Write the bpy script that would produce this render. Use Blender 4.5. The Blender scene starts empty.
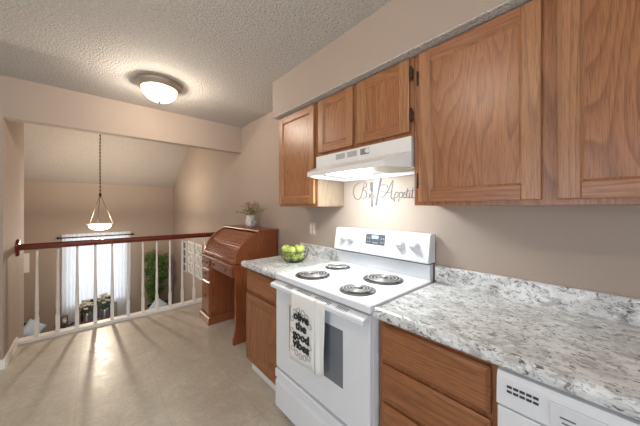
import bpy, bmesh, math, random
from mathutils import Vector, Matrix
random.seed(7)
SC = bpy.context.scene
COL = SC.collection
PI = math.pi

# ------------------------------------------------------------------ camera, world, large lights, exposure
cam = bpy.data.cameras.new('camera')
cam.sensor_width = 36.0
cam.lens = 255.0 * 36.0 / 640.0
cam.shift_y = -5.0 / 640.0
cam.clip_start = 0.02
cam_o = bpy.data.objects.new('camera', cam)
cam_o.location = (0, 0, 1.36)
cam_o.rotation_euler = (PI / 2, 0, -math.radians(41.8))
COL.objects.link(cam_o)
SC.camera = cam_o

world = bpy.data.worlds.new('daylight')
SC.world = world
world.use_nodes = True
wbg = world.node_tree.nodes['Background']
wbg.inputs[0].default_value = (0.80, 0.90, 1.0, 1)
wbg.inputs[1].default_value = 1.4

def area(name, loc, rot, sx, sy, power, color):
    l = bpy.data.lights.new(name, 'AREA')
    l.shape = 'RECTANGLE'; l.size = sx; l.size_y = sy
    l.energy = power; l.color = color
    o = bpy.data.objects.new(name, l)
    o.location = loc; o.rotation_euler = rot
    COL.objects.link(o)
    return o
# daylight outside the patio door and the entry window; the side window lamp is added fill
area('daylight_patio_door', (-0.9, -2.78, 1.15), (PI / 2, 0, 0), 2.2, 1.9, 44, (0.80, 0.90, 1.0))
area('added_side_fill', (-2.98, 0.4, 1.35), (PI / 2, 0, -PI / 2), 1.9, 1.3, 38, (0.82, 0.91, 1.0))
area('daylight_entry_window', (0.1, 7.75, 0.1), (-PI / 2, 0, 0), 1.5, 1.7, 17, (0.86, 0.93, 1.0))

vs = SC.view_settings
vs.view_transform = 'Standard'; vs.look = 'None'
vs.exposure = 0.05; vs.gamma = 1.0
vs.use_curve_mapping = False
SC.cycles.use_denoising = True
SC.cycles.max_bounces = 10
SC.cycles.sample_clamp_indirect = 6.0

# ------------------------------------------------------------------ materials
def srgb(r, g, b):
    f = lambda v: (v / 255 / 12.92) if v / 255 <= 0.04045 else ((v / 255 + 0.055) / 1.055) ** 2.4
    return (f(r), f(g), f(b), 1)

class Mt:
    def __init__(s, name):
        s.m = bpy.data.materials.new(name); s.m.use_nodes = True
        s.t = s.m.node_tree; s.n = s.t.nodes; s.b = s.n['Principled BSDF']
        s.out = s.n['Material Output']
    def node(s, typ, **kw):
        n = s.n.new(typ)
        for k, v in kw.items():
            if k.startswith('i_'):
                key = k[2:]
                key = int(key) if key.isdigit() else key.replace('_', ' ')
                n.inputs[key].default_value = v
            else: setattr(n, k, v)
        return n
    def link(s, a, b): s.t.links.new(a, b)
    def set(s, **kw):
        for k, v in kw.items(): s.b.inputs[k.replace('_', ' ')].default_value = v
    def ramp(s, fac, stops, interp='LINEAR'):
        r = s.node('ShaderNodeValToRGB'); r.color_ramp.interpolation = interp
        e = r.color_ramp.elements
        while len(e) < len(stops): e.new(0.5)
        for i, (p, c) in enumerate(stops):
            e[i].position = p; e[i].color = c
        s.link(fac, r.inputs[0]); return r.outputs[0]
    def coords(s, scale=(1, 1, 1), rand=False, kind='Object', rot=(0, 0, 0)):
        tc = s.node('ShaderNodeTexCoord')
        v = tc.outputs[kind]
        if rand:
            oi = s.node('ShaderNodeObjectInfo')
            mu = s.node('ShaderNodeMath', operation='MULTIPLY', i_1=13.0)
            s.link(oi.outputs['Random'], mu.inputs[0])
            ad = s.node('ShaderNodeVectorMath', operation='ADD')
            s.link(v, ad.inputs[0]); s.link(mu.outputs[0], ad.inputs[1]); v = ad.outputs[0]
        mp = s.node('ShaderNodeMapping')
        mp.inputs['Scale'].default_value = scale; mp.inputs['Rotation'].default_value = rot
        s.link(v, mp.inputs[0]); return mp.outputs[0]
    def noise(s, vec, scale, detail=3, rough=0.5, out='Fac', dist=0.0):
        n = s.node('ShaderNodeTexNoise', i_Scale=scale, i_Detail=detail, i_Roughness=rough, i_Distortion=dist)
        s.link(vec, n.inputs['Vector']); return n.outputs[out]
    def bump(s, h, strength=0.3, dist=0.01):
        b = s.node('ShaderNodeBump', i_Strength=strength, i_Distance=dist)
        s.link(h, b.inputs['Height']); s.link(b.outputs[0], s.b.inputs['Normal'])
    def mix(s, fac, a, b, blend='MIX'):
        n = s.node('ShaderNodeMix', data_type='RGBA', blend_type=blend)
        for sock, v in ((n.inputs[0], fac), (n.inputs[6], a), (n.inputs[7], b)):
            if hasattr(v, 'links'): s.link(v, sock)
            else: sock.default_value = v
        return n.outputs[2]

def plain(name, col, rough=0.5, metal=0.0, **kw):
    m = Mt(name); m.set(Base_Color=col, Roughness=rough, Metallic=metal, **kw)
    v = m.coords(); h = m.noise(v, 60, 2)
    m.link(m.mix(0.06, col, m.ramp(h, [(0.3, tuple(c * 0.7 for c in col[:3]) + (1,)), (0.7, col)])), m.b.inputs['Base Color'])
    return m.m

def emit(name, col, strength):
    m = Mt(name); m.set(Base_Color=col, Roughness=0.4, Emission_Color=col, Emission_Strength=strength)
    return m.m

def oak(name, axis, light, dark, pore, rough=0.34, ring=1.0, stretch=0.13):
    """open-grain oak; axis is the direction along the grain"""
    m = Mt(name)
    sc = [1.0, 1.0, 1.0]; sc[axis] = stretch
    v = m.coords(tuple(sc), rand=True)
    big = m.noise(v, 3.0, 2, 0.45)
    mu = m.node('ShaderNodeMath', operation='MULTIPLY', i_1=40.0 * ring); m.link(big, mu.inputs[0])
    sn = m.node('ShaderNodeMath', operation='FRACT'); m.link(mu.outputs[0], sn.inputs[0])
    rings = m.ramp(sn.outputs[0], [(0.0, (0, 0, 0, 1)), (0.60, (0.35, 0.35, 0.35, 1)), (0.90, (1, 1, 1, 1)), (1.0, (0, 0, 0, 1))])
    sc2 = [1.0, 1.0, 1.0]; sc2[axis] = 0.035
    v2 = m.coords(tuple(sc2), rand=True)
    fine = m.noise(v2, 330, 2, 0.6)
    finer = m.ramp(fine, [(0.47, (0, 0, 0, 1)), (0.66, (1, 1, 1, 1))])
    tone = m.noise(v2, 9, 3, 0.5)
    base = m.mix(tone, light, dark)
    c1 = m.mix(0.0, base, pore)
    mixn = c1.node
    f1 = m.node('ShaderNodeMath', operation='MULTIPLY', i_1=0.46); m.link(rings, f1.inputs[0]); m.link(f1.outputs[0], mixn.inputs[0])
    c2 = m.mix(0.0, c1, pore)
    f2 = m.node('ShaderNodeMath', operation='MULTIPLY', i_1=0.50); m.link(finer, f2.inputs[0]); m.link(f2.outputs[0], c2.node.inputs[0])
    m.link(c2, m.b.inputs['Base Color'])
    m.set(Roughness=rough)
    m.bump(finer, 0.08, 0.002)
    return m.m

OL, OD, OP = srgb(178, 122, 82), srgb(158, 102, 65), srgb(90, 50, 27)
M = {}
M['oak_v'] = oak('oak_vertical_grain', 2, OL, OD, OP)
M['oak_s'] = oak('oak_door_stile', 2, srgb(182, 132, 92), srgb(164, 113, 75), srgb(104, 64, 38), ring=0.8, stretch=0.04)  # straight-grained stiles, made lighter with edge highlights put into the colour
M['oak_h'] = oak('oak_horizontal_grain', 1, OL, OD, OP, stretch=0.05)
BL, BD, BP = srgb(174, 116, 74), srgb(148, 92, 54), srgb(82, 44, 22)
M['oakb_v'] = oak('base_oak_vertical_grain', 2, BL, BD, BP)
M['oakb_s'] = oak('base_oak_door_stile', 2, srgb(172, 116, 76), srgb(148, 92, 56), srgb(86, 48, 26), ring=0.8, stretch=0.04)
M['oakb_h'] = oak('base_oak_horizontal_grain', 1, BL, BD, BP, stretch=0.045)
DL, DD, DP = srgb(170, 102, 62), srgb(142, 76, 42), srgb(88, 42, 22)
M['desk_v'] = oak('desk_oak_vertical', 2, DL, DD, DP, 0.3)
M['desk_h'] = oak('desk_oak_horizontal', 1, DL, DD, DP, 0.3)
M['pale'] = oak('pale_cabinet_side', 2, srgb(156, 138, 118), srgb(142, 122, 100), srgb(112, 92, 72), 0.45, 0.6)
M['rail'] = oak('cherry_handrail', 0, srgb(134, 56, 36), srgb(104, 38, 24), srgb(62, 20, 14), 0.25)
M['darkwood'] = oak('dark_walnut', 2, srgb(64, 40, 32), srgb(44, 26, 20), srgb(24, 14, 10), 0.4)
M['dark_gap'] = plain('shadowed_recess_brown', srgb(70, 38, 24), 0.7)

def wall_mat(name, col, rough=0.75):
    m = Mt(name); v = m.coords(kind='Object')
    n = m.noise(v, 1.3, 2); m.link(m.mix(n, tuple(c * 0.96 for c in col[:3]) + (1,), tuple(min(1, c * 1.04) for c in col[:3]) + (1,)), m.b.inputs['Base Color'])
    m.set(Roughness=rough); m.bump(m.noise(v, 170, 2), 0.10, 0.002); return m.m
M['wall'] = wall_mat('taupe_wall_paint', srgb(169, 152, 139))
M['trimw'] = plain('white_painted_trim', srgb(242, 238, 232), 0.4)

def popcorn(name, col):
    m = Mt(name); v = m.coords()
    n = m.noise(v, 62, 4, 0.65)
    n2 = m.node('ShaderNodeTexVoronoi', i_Scale=95.0); m.link(v, n2.inputs['Vector'])
    h = m.node('ShaderNodeMath', operation='SUBTRACT'); m.link(n, h.inputs[0])
    k = m.node('ShaderNodeMath', operation='MULTIPLY', i_1=0.45); m.link(n2.outputs[0], k.inputs[0]); m.link(k.outputs[0], h.inputs[1])
    m.link(m.ramp(n, [(0.36, tuple(c * 0.80 for c in col[:3]) + (1,)), (0.62, col)]), m.b.inputs['Base Color'])
    m.set(Roughness=0.9); m.bump(h.outputs[0], 0.9, 0.02); return m.m
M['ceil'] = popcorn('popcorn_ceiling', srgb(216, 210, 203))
M['ceil_hall_dim'] = popcorn('popcorn_ceiling_hall_dim', srgb(186, 178, 171))  # darker copy of the kitchen ceiling; the vault's dimness is put into the colour

def floor_mat():
    m = Mt('beige_vinyl_tile'); v = m.coords()
    a = m.noise(v, 3.2, 5, 0.6, dist=0.8); b = m.noise(v, 11, 6, 0.7, dist=1.2)
    c = m.mix(m.ramp(a, [(0.35, (0, 0, 0, 1)), (0.65, (1, 1, 1, 1))]), srgb(192, 183, 168), srgb(208, 200, 187))
    c = m.mix(m.ramp(b, [(0.42, (0, 0, 0, 1)), (0.5, (0.42, 0.42, 0.42, 1)), (0.58, (0, 0, 0, 1))]), c, srgb(172, 160, 143))
    br = m.node('ShaderNodeTexBrick', offset=0.0, i_Scale=1.0, i_Mortar_Size=0.0025, i_Mortar_Smooth=0.1)
    br.inputs['Brick Width'].default_value = 0.457; br.inputs['Row Height'].default_value = 0.457
    vb = m.node('ShaderNodeMapping'); vb.inputs['Location'].default_value = (0.427, 0.09, 0)
    tc = m.node('ShaderNodeTexCoord'); m.link(tc.outputs['Object'], vb.inputs[0]); m.link(vb.outputs[0], br.inputs['Vector'])
    fm = m.node('ShaderNodeMath', operation='MULTIPLY', i_1=0.30); m.link(br.outputs['Fac'], fm.inputs[0])
    c2 = m.mix(0.0, c, srgb(150, 134, 116)); m.link(fm.outputs[0], c2.node.inputs[0])
    m.link(c2, m.b.inputs['Base Color'])
    m.link(m.ramp(b, [(0.3, (0.26, 0.26, 0.26, 1)), (0.7, (0.38, 0.44, 0.44, 1))]), m.b.inputs['Roughness'])
    m.bump(b, 0.12, 0.004); return m.m
M['floor'] = floor_mat()
M['lowfloor'] = plain('entry_carpet', srgb(150, 132, 112), 0.95)

def granite():
    m = Mt('white_granite_laminate')
    v = m.coords((1, 0.7, 1), rot=(0, 0, 0.35))
    def msk(sc, lo, hi, k, det=5, ro=0.7, di=0.8):
        return m.ramp(m.noise(v, sc, det, ro, dist=di), [(lo, (0, 0, 0, 1)), (hi, (k, k, k, 1))])
    c = m.mix(msk(11, 0.40, 0.60, 1), srgb(238, 239, 238), srgb(206, 206, 205))
    c = m.mix(msk(27, 0.50, 0.60, 0.75), c, srgb(164, 160, 158))
    c = m.mix(msk(19, 0.56, 0.64, 0.8), c, srgb(244, 244, 242))
    c = m.mix(msk(44, 0.565, 0.64, 0.9, 4, 0.65, 1.2), c, srgb(116, 110, 110))
    c = m.mix(msk(74, 0.60, 0.66, 0.9, 3, 0.6, 0.6), c, srgb(66, 62, 66))
    m.link(c, m.b.inputs['Base Color']); m.set(Roughness=0.28); return m.m
M['granite'] = granite()

M['enamel'] = plain('white_enamel', srgb(228, 230, 234), 0.18)
M['enamel2'] = plain('white_plastic', srgb(224, 225, 228), 0.35)
M['hoodw'] = plain('hood_white_paint', srgb(232, 230, 226), 0.3)
M['slot'] = plain('dark_vent_slot', srgb(62, 60, 60), 0.6)
M['slotg'] = plain('grey_vent_slot', srgb(128, 128, 128), 0.6)
M['panelw'] = plain('panel_grey_white', srgb(216, 217, 220), 0.3)
M['glassdark'] = plain('oven_window_glass', srgb(112, 116, 122), 0.12)
M['chrome'] = plain('chrome_drip_bowl', srgb(104, 102, 102), 0.3, 0.6)
M['coil'] = plain('heating_coil_highlit', srgb(196, 194, 192), 0.3, 0.4)  # coil tinted light grey; its bright highlights are painted into the colour
M['display'] = plain('black_clock_panel', srgb(84, 86, 92), 0.2)
M['nickel'] = plain('brushed_nickel', srgb(186, 172, 156), 0.4, 0.45)
M['darkmetal'] = plain('dark_bronze_metal', srgb(74, 62, 52), 0.45, 0.7)
M['black'] = plain('black_iron', srgb(30, 28, 28), 0.5, 0.3)
M['towel'] = plain('white_cotton', srgb(238, 236, 232), 0.95)
M['ink'] = plain('printed_black_ink', srgb(46, 48, 44), 0.9)
M['decal'] = plain('grey_vinyl_decal', srgb(92, 92, 100), 0.5)
M['plate'] = plain('beige_switch_plate', srgb(196, 180, 166), 0.4)
M['toggle'] = plain('cream_toggle', srgb(236, 228, 220), 0.4)
M['apple'] = None
M['stem'] = plain('brown_stem', srgb(88, 66, 40), 0.8)
M['leaf'] = plain('green_leaf', srgb(72, 104, 46), 0.6)
M['leaf2'] = plain('light_green_leaf', srgb(92, 124, 56), 0.6)
M['petal'] = plain('cream_petal', srgb(240, 236, 220), 0.7)
M['dried'] = plain('dried_sprig', srgb(188, 168, 128), 0.9)
M['dried2'] = plain('dried_sage_leaf', srgb(134, 122, 88), 0.9)
M['steelvase'] = plain('silver_vase_metal', srgb(176, 176, 180), 0.3, 0.8)
M['brownjar'] = plain('brown_lantern', srgb(92, 62, 50), 0.5)
M['cushion'] = plain('pale_blue_cushion', srgb(196, 212, 232), 0.9)
M['sofa'] = plain('slate_blue_fabric', srgb(112, 122, 146), 0.95)
M['pull'] = plain('aged_brass_pull', srgb(112, 86, 58), 0.4, 0.8)
M['whiteboard'] = plain('whitewashed_frame', srgb(222, 220, 218), 0.6)
M['photo'] = plain('dark_print', srgb(92, 92, 96), 0.4)
M['led'] = emit('blue_led_digits', srgb(150, 200, 235), 1.0)
def apple_m():
    m = Mt('green_apple_skin'); v = m.coords(rand=True); n = m.noise(v, 14, 4)
    m.link(m.ramp(n, [(0.3, srgb(158, 184, 66)), (0.7, srgb(206, 220, 120))]), m.b.inputs['Base Color']); m.set(Roughness=0.3); return m.m
M['apple'] = apple_m()
def vase_m():
    m = Mt('mottled_white_ceramic'); v = m.coords(); n = m.noise(v, 34, 4, 0.6, dist=1)
    m.link(m.ramp(n, [(0.38, srgb(150, 152, 150)), (0.55, srgb(226, 224, 218))]), m.b.inputs['Base Color']); m.set(Roughness=0.35); return m.m
M['vase'] = vase_m()
def leather(): return plain('brown_leather', srgb(70, 44, 34), 0.5)
def sheer(name, tr, col):
    m = Mt(name); d = m.node('ShaderNodeBsdfDiffuse', i_Color=col); t = m.node('ShaderNodeBsdfTranslucent', i_Color=col)
    p = m.node('ShaderNodeBsdfTransparent'); a = m.node('ShaderNodeMixShader', i_0=0.35); b = m.node('ShaderNodeMixShader', i_0=tr)
    m.link(d.outputs[0], a.inputs[1]); m.link(t.outputs[0], a.inputs[2]); m.link(a.outputs[0], b.inputs[1]); m.link(p.outputs[0], b.inputs[2])
    m.link(b.outputs[0], m.out.inputs[0]); return m.m
M['curtain'] = sheer('white_sheer_curtain', 0.10, srgb(240, 242, 246))
M['sheer'] = sheer('thin_voile', 0.05, srgb(244, 246, 250))
def pane():
    m = Mt('window_glass'); g = m.node('ShaderNodeBsdfGlossy', i_Roughness=0.02); p = m.node('ShaderNodeBsdfTransparent')
    a = m.node('ShaderNodeMixShader', i_0=0.07); m.link(p.outputs[0], a.inputs[1]); m.link(g.outputs[0], a.inputs[2]); m.link(a.outputs[0], m.out.inputs[0]); return m.m
M['pane'] = pane()
def frosted(name, col, e, tr):
    m = Mt(name); m.set(Base_Color=col, Roughness=0.3)
    v = m.coords(); n = m.noise(v, 9, 3, 0.6, dist=1.5)
    em = m.node('ShaderNodeEmission'); m.link(m.ramp(n, [(0.35, tuple(c * 0.72 for c in col[:3]) + (1,)), (0.6, col)]), em.inputs[0]); em.inputs[1].default_value = e
    ad = m.node('ShaderNodeAddShader'); m.link(m.b.outputs[0], ad.inputs[0]); m.link(em.outputs[0], ad.inputs[1])
    p = m.node('ShaderNodeBsdfTransparent'); x = m.node('ShaderNodeMixShader', i_0=tr)
    m.link(ad.outputs[0], x.inputs[1]); m.link(p.outputs[0], x.inputs[2]); m.link(x.outputs[0], m.out.inputs[0]); return m.m
M['dome'] = frosted('alabaster_dome_lit', (1.0, 0.92, 0.82, 1), 7.0, 0.30)
M['bowl_glass'] = frosted('alabaster_bowl_lit', (1.0, 0.90, 0.78, 1), 0.9, 0.45)
M['hoodlens'] = emit('hood_lamp_lens', (0.88, 0.97, 1.0, 1), 60)
M['filter'] = None
def filt():
    m = Mt('aluminium_mesh_filter'); v = m.coords(); w = m.node('ShaderNodeTexChecker', i_Scale=220.0); m.link(v, w.inputs[0])
    w.inputs[1].default_value = srgb(196, 190, 170); w.inputs[2].default_value = srgb(140, 136, 122)
    m.link(w.outputs[0], m.b.inputs['Base Color']); m.set(Roughness=0.4, Metallic=0.5); return m.m
M['filter'] = filt()
M['brass_wire'] = plain('dark_wire', srgb(112, 112, 92), 0.35, 0.7)

# ------------------------------------------------------------------ mesh helpers
def wloc(o):
    v = Vector((0, 0, 0))
    while o is not None: v += o.location; o = o.parent
    return v

class MB:
    """collects geometry in world coordinates and links it as ONE mesh object"""
    def __init__(s): s.bm = bmesh.new()
    def _add(s, vs, fs, mi=0, smooth=False, bev=0, seg=2):
        bv = [s.bm.verts.new(v) for v in vs]; out = []
        for f in fs:
            try: fc = s.bm.faces.new([bv[i] for i in f])
            except ValueError: continue
            fc.material_index = mi; fc.smooth = smooth; out.append(fc)
        if bev:
            es = list({e for f in out for e in f.edges})
            bmesh.ops.bevel(s.bm, geom=es, offset=bev, segments=seg, affect='EDGES', profile=0.6, clamp_overlap=True)
        return s
    def box(s, x0, x1, y0, y1, z0, z1, mi=0, bev=0, seg=2):
        if x0 > x1: x0, x1 = x1, x0
        if y0 > y1: y0, y1 = y1, y0
        vs = [(x, y, z) for x in (x0, x1) for y in (y0, y1) for z in (z0, z1)]
        fs = [(0, 1, 3, 2), (4, 6, 7, 5), (0, 4, 5, 1), (2, 3, 7, 6), (0, 2, 6, 4), (1, 5, 7, 3)]
        return s._add(vs, fs, mi, False, bev, seg)
    def prism(s, pts, axis, a0, a1, mi=0, smooth=False, bev=0):
        """pts is a 2-D outline; axis is the extrusion axis (0,1,2)"""
        def P(u, v, a): return [(a, u, v), (u, a, v), (u, v, a)][axis]
        n = len(pts); vs = [P(u, v, a0) for u, v in pts] + [P(u, v, a1) for u, v in pts]
        fs = [tuple(range(n))[::-1], tuple(range(n, 2 * n))] + [(i, (i + 1) % n, (i + 1) % n + n, i + n) for i in range(n)]
        s._add(vs, fs, mi, False, bev)
        return s
    def lathe(s, prof, c, n=32, mi=0, smooth=True, axis=2, cap=True, sweep=None):
        """prof: list of (radius, height)"""
        vs, fs = [], []
        for r, h in prof:
            for i in range(n):
                a = 2 * PI * i / n
                p = (r * math.cos(a), r * math.sin(a), h)
                if axis == 0: p = (h, p[0], p[1])
                if axis == 1: p = (p[0], h, p[1])
                vs.append((c[0] + p[0], c[1] + p[1], c[2] + p[2]))
        for k in range(len(prof) - 1):
            for i in range(n):
                j = (i + 1) % n
                fs.append((k * n + i, k * n + j, (k + 1) * n + j, (k + 1) * n + i))
        if cap:
            fs.append(tuple(range(n))[::-1]); fs.append(tuple(range((len(prof) - 1) * n, len(prof) * n)))
        return s._add(vs, fs, mi, smooth)
    def tube(s, pts, r, n=8, mi=0, closed=False):
        pts = [Vector(p) for p in pts]; vs, fs = [], []
        m = len(pts); up = Vector((0, 0, 1)); prev = None
        for i, p in enumerate(pts):
            if closed: t = pts[(i + 1) % m] - pts[i - 1]
            else: t = pts[min(i + 1, m - 1)] - pts[max(i - 1, 0)]
            if t.length < 1e-9: t = Vector((0, 0, 1))
            t.normalize()
            a = prev if prev is not None else (up if abs(t.z) < 0.9 else Vector((1, 0, 0)))
            u = (a - t * a.dot(t))
            if u.length < 1e-6: u = t.orthogonal()
            u.normalize(); w = t.cross(u); prev = u
            rr = r[i] if isinstance(r, (list, tuple)) else r
            for k in range(n):
                an = 2 * PI * k / n; vs.append(p + (u * math.cos(an) + w * math.sin(an)) * rr)
        rng = m if closed else m - 1
        for i in range(rng):
            for k in range(n):
                j = (i + 1) % m; l = (k + 1) % n
                fs.append((i * n + k, i * n + l, j * n + l, j * n + k))
        if not closed:
            fs.append(tuple(range(n))[::-1]); fs.append(tuple(range((m - 1) * n, m * n)))
        return s._add(vs, fs, mi, True)
    def leaf(s, p, d, L, W, mi=0, fold=0.25):
        d = Vector(d).normalized(); p = Vector(p)
        sd = d.cross(Vector((random.uniform(-1, 1), random.uniform(-1, 1), random.uniform(-1, 1))))
        if sd.length < 1e-4: sd = d.orthogonal()
        sd.normalize(); nn = d.cross(sd)
        a = p; b = p + d * L * 0.45 + sd * W / 2 + nn * W * fold; c = p + d * L - nn * L * 0.12; e = p + d * L * 0.45 - sd * W / 2 + nn * W * fold; m = p + d * L * 0.5
        vs = [a, b, c, e, m]; return s._add(vs, [(0, 1, 4), (1, 2, 4), (2, 3, 4), (3, 0, 4)], mi, True)
    def build(s, name, mats, parent=None, recalc=True):
        me = bpy.data.meshes.new(name)
        if not isinstance(mats, (list, tuple)): mats = [mats]
        if recalc: bmesh.ops.recalc_face_normals(s.bm, faces=s.bm.faces)
        if parent is not None: off = wloc(parent)
        else:
            co = [v.co for v in s.bm.verts]
            off = Vector(((min(c.x for c in co) + max(c.x for c in co)) / 2, (min(c.y for c in co) + max(c.y for c in co)) / 2, min(c.z for c in co)))
        bmesh.ops.translate(s.bm, verts=s.bm.verts, vec=-off)
        s.bm.to_mesh(me); s.bm.free()
        for m in mats: me.materials.append(m)
        o = bpy.data.objects.new(name, me); COL.objects.link(o)
        if parent is not None: o.parent = parent
        else: o.location = off
        return o

def tag(o, label=None, cat=None, group=None, kind=None):
    if label: o['label'] = label
    if cat: o['category'] = cat
    if group: o['group'] = group
    if kind: o['kind'] = kind
    return o
def empty(name, loc, label, cat, group=None):
    o = bpy.data.objects.new(name, None); o.location = loc; o.empty_display_size = 0.05
    COL.objects.link(o); return tag(o, label, cat, group)
def struct(o): o['kind'] = 'structure'; return o
def copy_tree(o, parent=None):
    c = o.copy(); COL.objects.link(c); c.parent = parent
    for ch in list(o.children): copy_tree(ch, c)
    return c
def catmull(pts, k=6, closed=False):
    P = [Vector(p) for p in pts]; n = len(P); out = []
    for i in range(n if closed else n - 1):
        p0 = P[i - 1] if (closed or i > 0) else P[0]; p1 = P[i]; p2 = P[(i + 1) % n]
        p3 = P[(i + 2) % n] if (closed or i + 2 < n) else P[-1]
        for j in range(k):
            t = j / k
            out.append(0.5 * ((2 * p1) + (-p0 + p2) * t + (2 * p0 - 5 * p1 + 4 * p2 - p3) * t * t + (-p0 + 3 * p1 - 3 * p2 + p3) * t ** 3))
    if not closed: out.append(P[-1])
    return out

W = 1.56         # the right-hand (stove) wall
CH = 2.48        # kitchen ceiling
FZ = -1.50       # entry hall floor
# ------------------------------------------------------------------ shell
fl = MB().box(-2.8, W + 0.1, -2.6, 3.99, -0.25, 0.0); struct(fl.build('floor', M['floor']))
lf = MB().box(-2.8, W + 0.1, 3.99, 7.5, FZ - 0.12, FZ); struct(lf.build('floor_entry', M['lowfloor']))
struct(MB().box(-2.8, W, -2.6, 3.40, CH, CH + 0.08).build('ceiling', M['ceil']))
z_v = lambda y: 1.885 + 0.58 * (7.41 - y)
struct(MB().prism([(3.50, z_v(3.50)), (7.41, 1.885), (7.41, 1.985), (3.50, z_v(3.50) + 0.1)], 0, -2.8, W).build('ceiling_entry', M['ceil_hall_dim']))
# right wall, running from the kitchen into the stair hall
struct(MB().box(W, W + 0.12, -2.7, 7.53, FZ - 0.12, 4.4).build('wall_right', M['wall']))
# soffit above the wall cabinets
struct(MB().box(1.206, W, -2.6, 1.985, 2.170, CH).build('wall_soffit', M['wall']))
struct(MB().box(1.208, W, -2.6, 1.983, 2.162, 2.170).build('ceiling_soffit', M['ceil']))
# header over the opening and the wall above it
struct(MB().box(-0.56, W, 3.39, 3.50, 2.13, 4.3).build('wall_header', M['wall']))
# wall on the left of the opening
struct(MB().box(-2.8, -0.56, 3.39, 4.27, FZ, 4.0).build('wall_left_partition', M['wall']))
# left kitchen wall; its unseen window opening is added to even the light
wl = MB()
wl.box(-2.92, -2.8, -2.7, -0.6, -0.1, CH); wl.box(-2.92, -2.8, 1.4, 3.45, -0.1, CH)
wl.box(-2.92, -2.8, -0.6, 1.4, -0.1, 0.65); wl.box(-2.92, -2.8, -0.6, 1.4, 2.05, CH)
struct(wl.build('wall_left', M['wall']))
# rear wall with a patio door opening
wr = MB()
wr.box(-2.92, -2.0, -2.72, -2.6, -0.1, CH); wr.box(0.2, W + 0.1, -2.72, -2.6, -0.1, CH); wr.box(-2.0, 0.2, -2.72, -2.6, 2.1, CH)
struct(wr.build('wall_back', M['wall']))
# stair hall: left wall and far wall with the window opening
struct(MB().box(-2.92, -2.8, 3.45, 7.53, FZ - 0.12, 4.4).build('wall_hall_left', M['wall']))
wf = MB()
WX0, WX1, WZ0, WZ1 = -0.44, 0.63, -0.72, 0.81
wf.box(-2.92, WX0, 7.41, 7.53, FZ - 0.12, 2.1); wf.box(WX1, W, 7.41, 7.53, FZ - 0.12, 2.1)
wf.box(WX0, WX1, 7.41, 7.53, FZ - 0.12, WZ0); wf.box(WX0, WX1, 7.41, 7.53, WZ1, 2.1)
struct(wf.build('wall_far', M['wall']))

def window(name, orient, a0, a1, z0, z1, p0, p1, nv, nh):
    """frame + pane; orient 'y' = faces along y"""
    def bx(m, u0, u1, w0, w1, q0, q1):
        if orient == 'y': m.box(u0, u1, q0, q1, w0, w1)
        else: m.box(q0, q1, u0, u1, w0, w1)
    m = MB(); t = 0.045
    bx(m, a0, a0 + t, z0, z1, p0, p1); bx(m, a1 - t, a1, z0, z1, p0, p1)
    bx(m, a0 + t, a1 - t, z0, z0 + t, p0, p1); bx(m, a0 + t, a1 - t, z1 - t, z1, p0, p1)
    q = (p0 + p1) / 2
    for i in range(1, nv):
        u = a0 + (a1 - a0) * i / nv; bx(m, u - 0.012, u + 0.012, z0 + t, z1 - t, q - 0.012, q + 0.012)
    for i in range(1, nh):
        w = z0 + (z1 - z0) * i / nh; bx(m, a0 + t, a1 - t, w - 0.012, w + 0.012, q - 0.0115, q + 0.0115)
    f = struct(m.build(name, M['trimw']))
    g = MB(); bx(g, a0 + t, a1 - t, z0 + t, z1 - t, q - 0.003, q + 0.003); g.build('pane', M['pane'], f)
window('window_1', 'y', WX0, WX1, WZ0, WZ1, 7.44, 7.51, 2, 4)
window('window_added', 'x', -0.6, 1.4, 0.65, 2.05, -2.90, -2.83, 2, 2)  # unseen side window, added to let in even fill light
window('door_1', 'y', -2.0, 0.2, 0.0, 2.1, -2.70, -2.63, 2, 1)

# white floor-edge curb and baseboards
struct(MB().box(-0.56, -0.546, 3.39, 3.875, 0, 0.085, bev=0.003).build('baseboard_left', M['trimw']))
struct(MB().box(-2.8, -0.546, 3.374, 3.39, 0, 0.085, bev=0.003).build('baseboard_partition', M['trimw']))
struct(MB().box(W - 0.014, W, 2.02, 3.875, 0, 0.085, bev=0.003).build('baseboard_right', M['trimw']))

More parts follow.
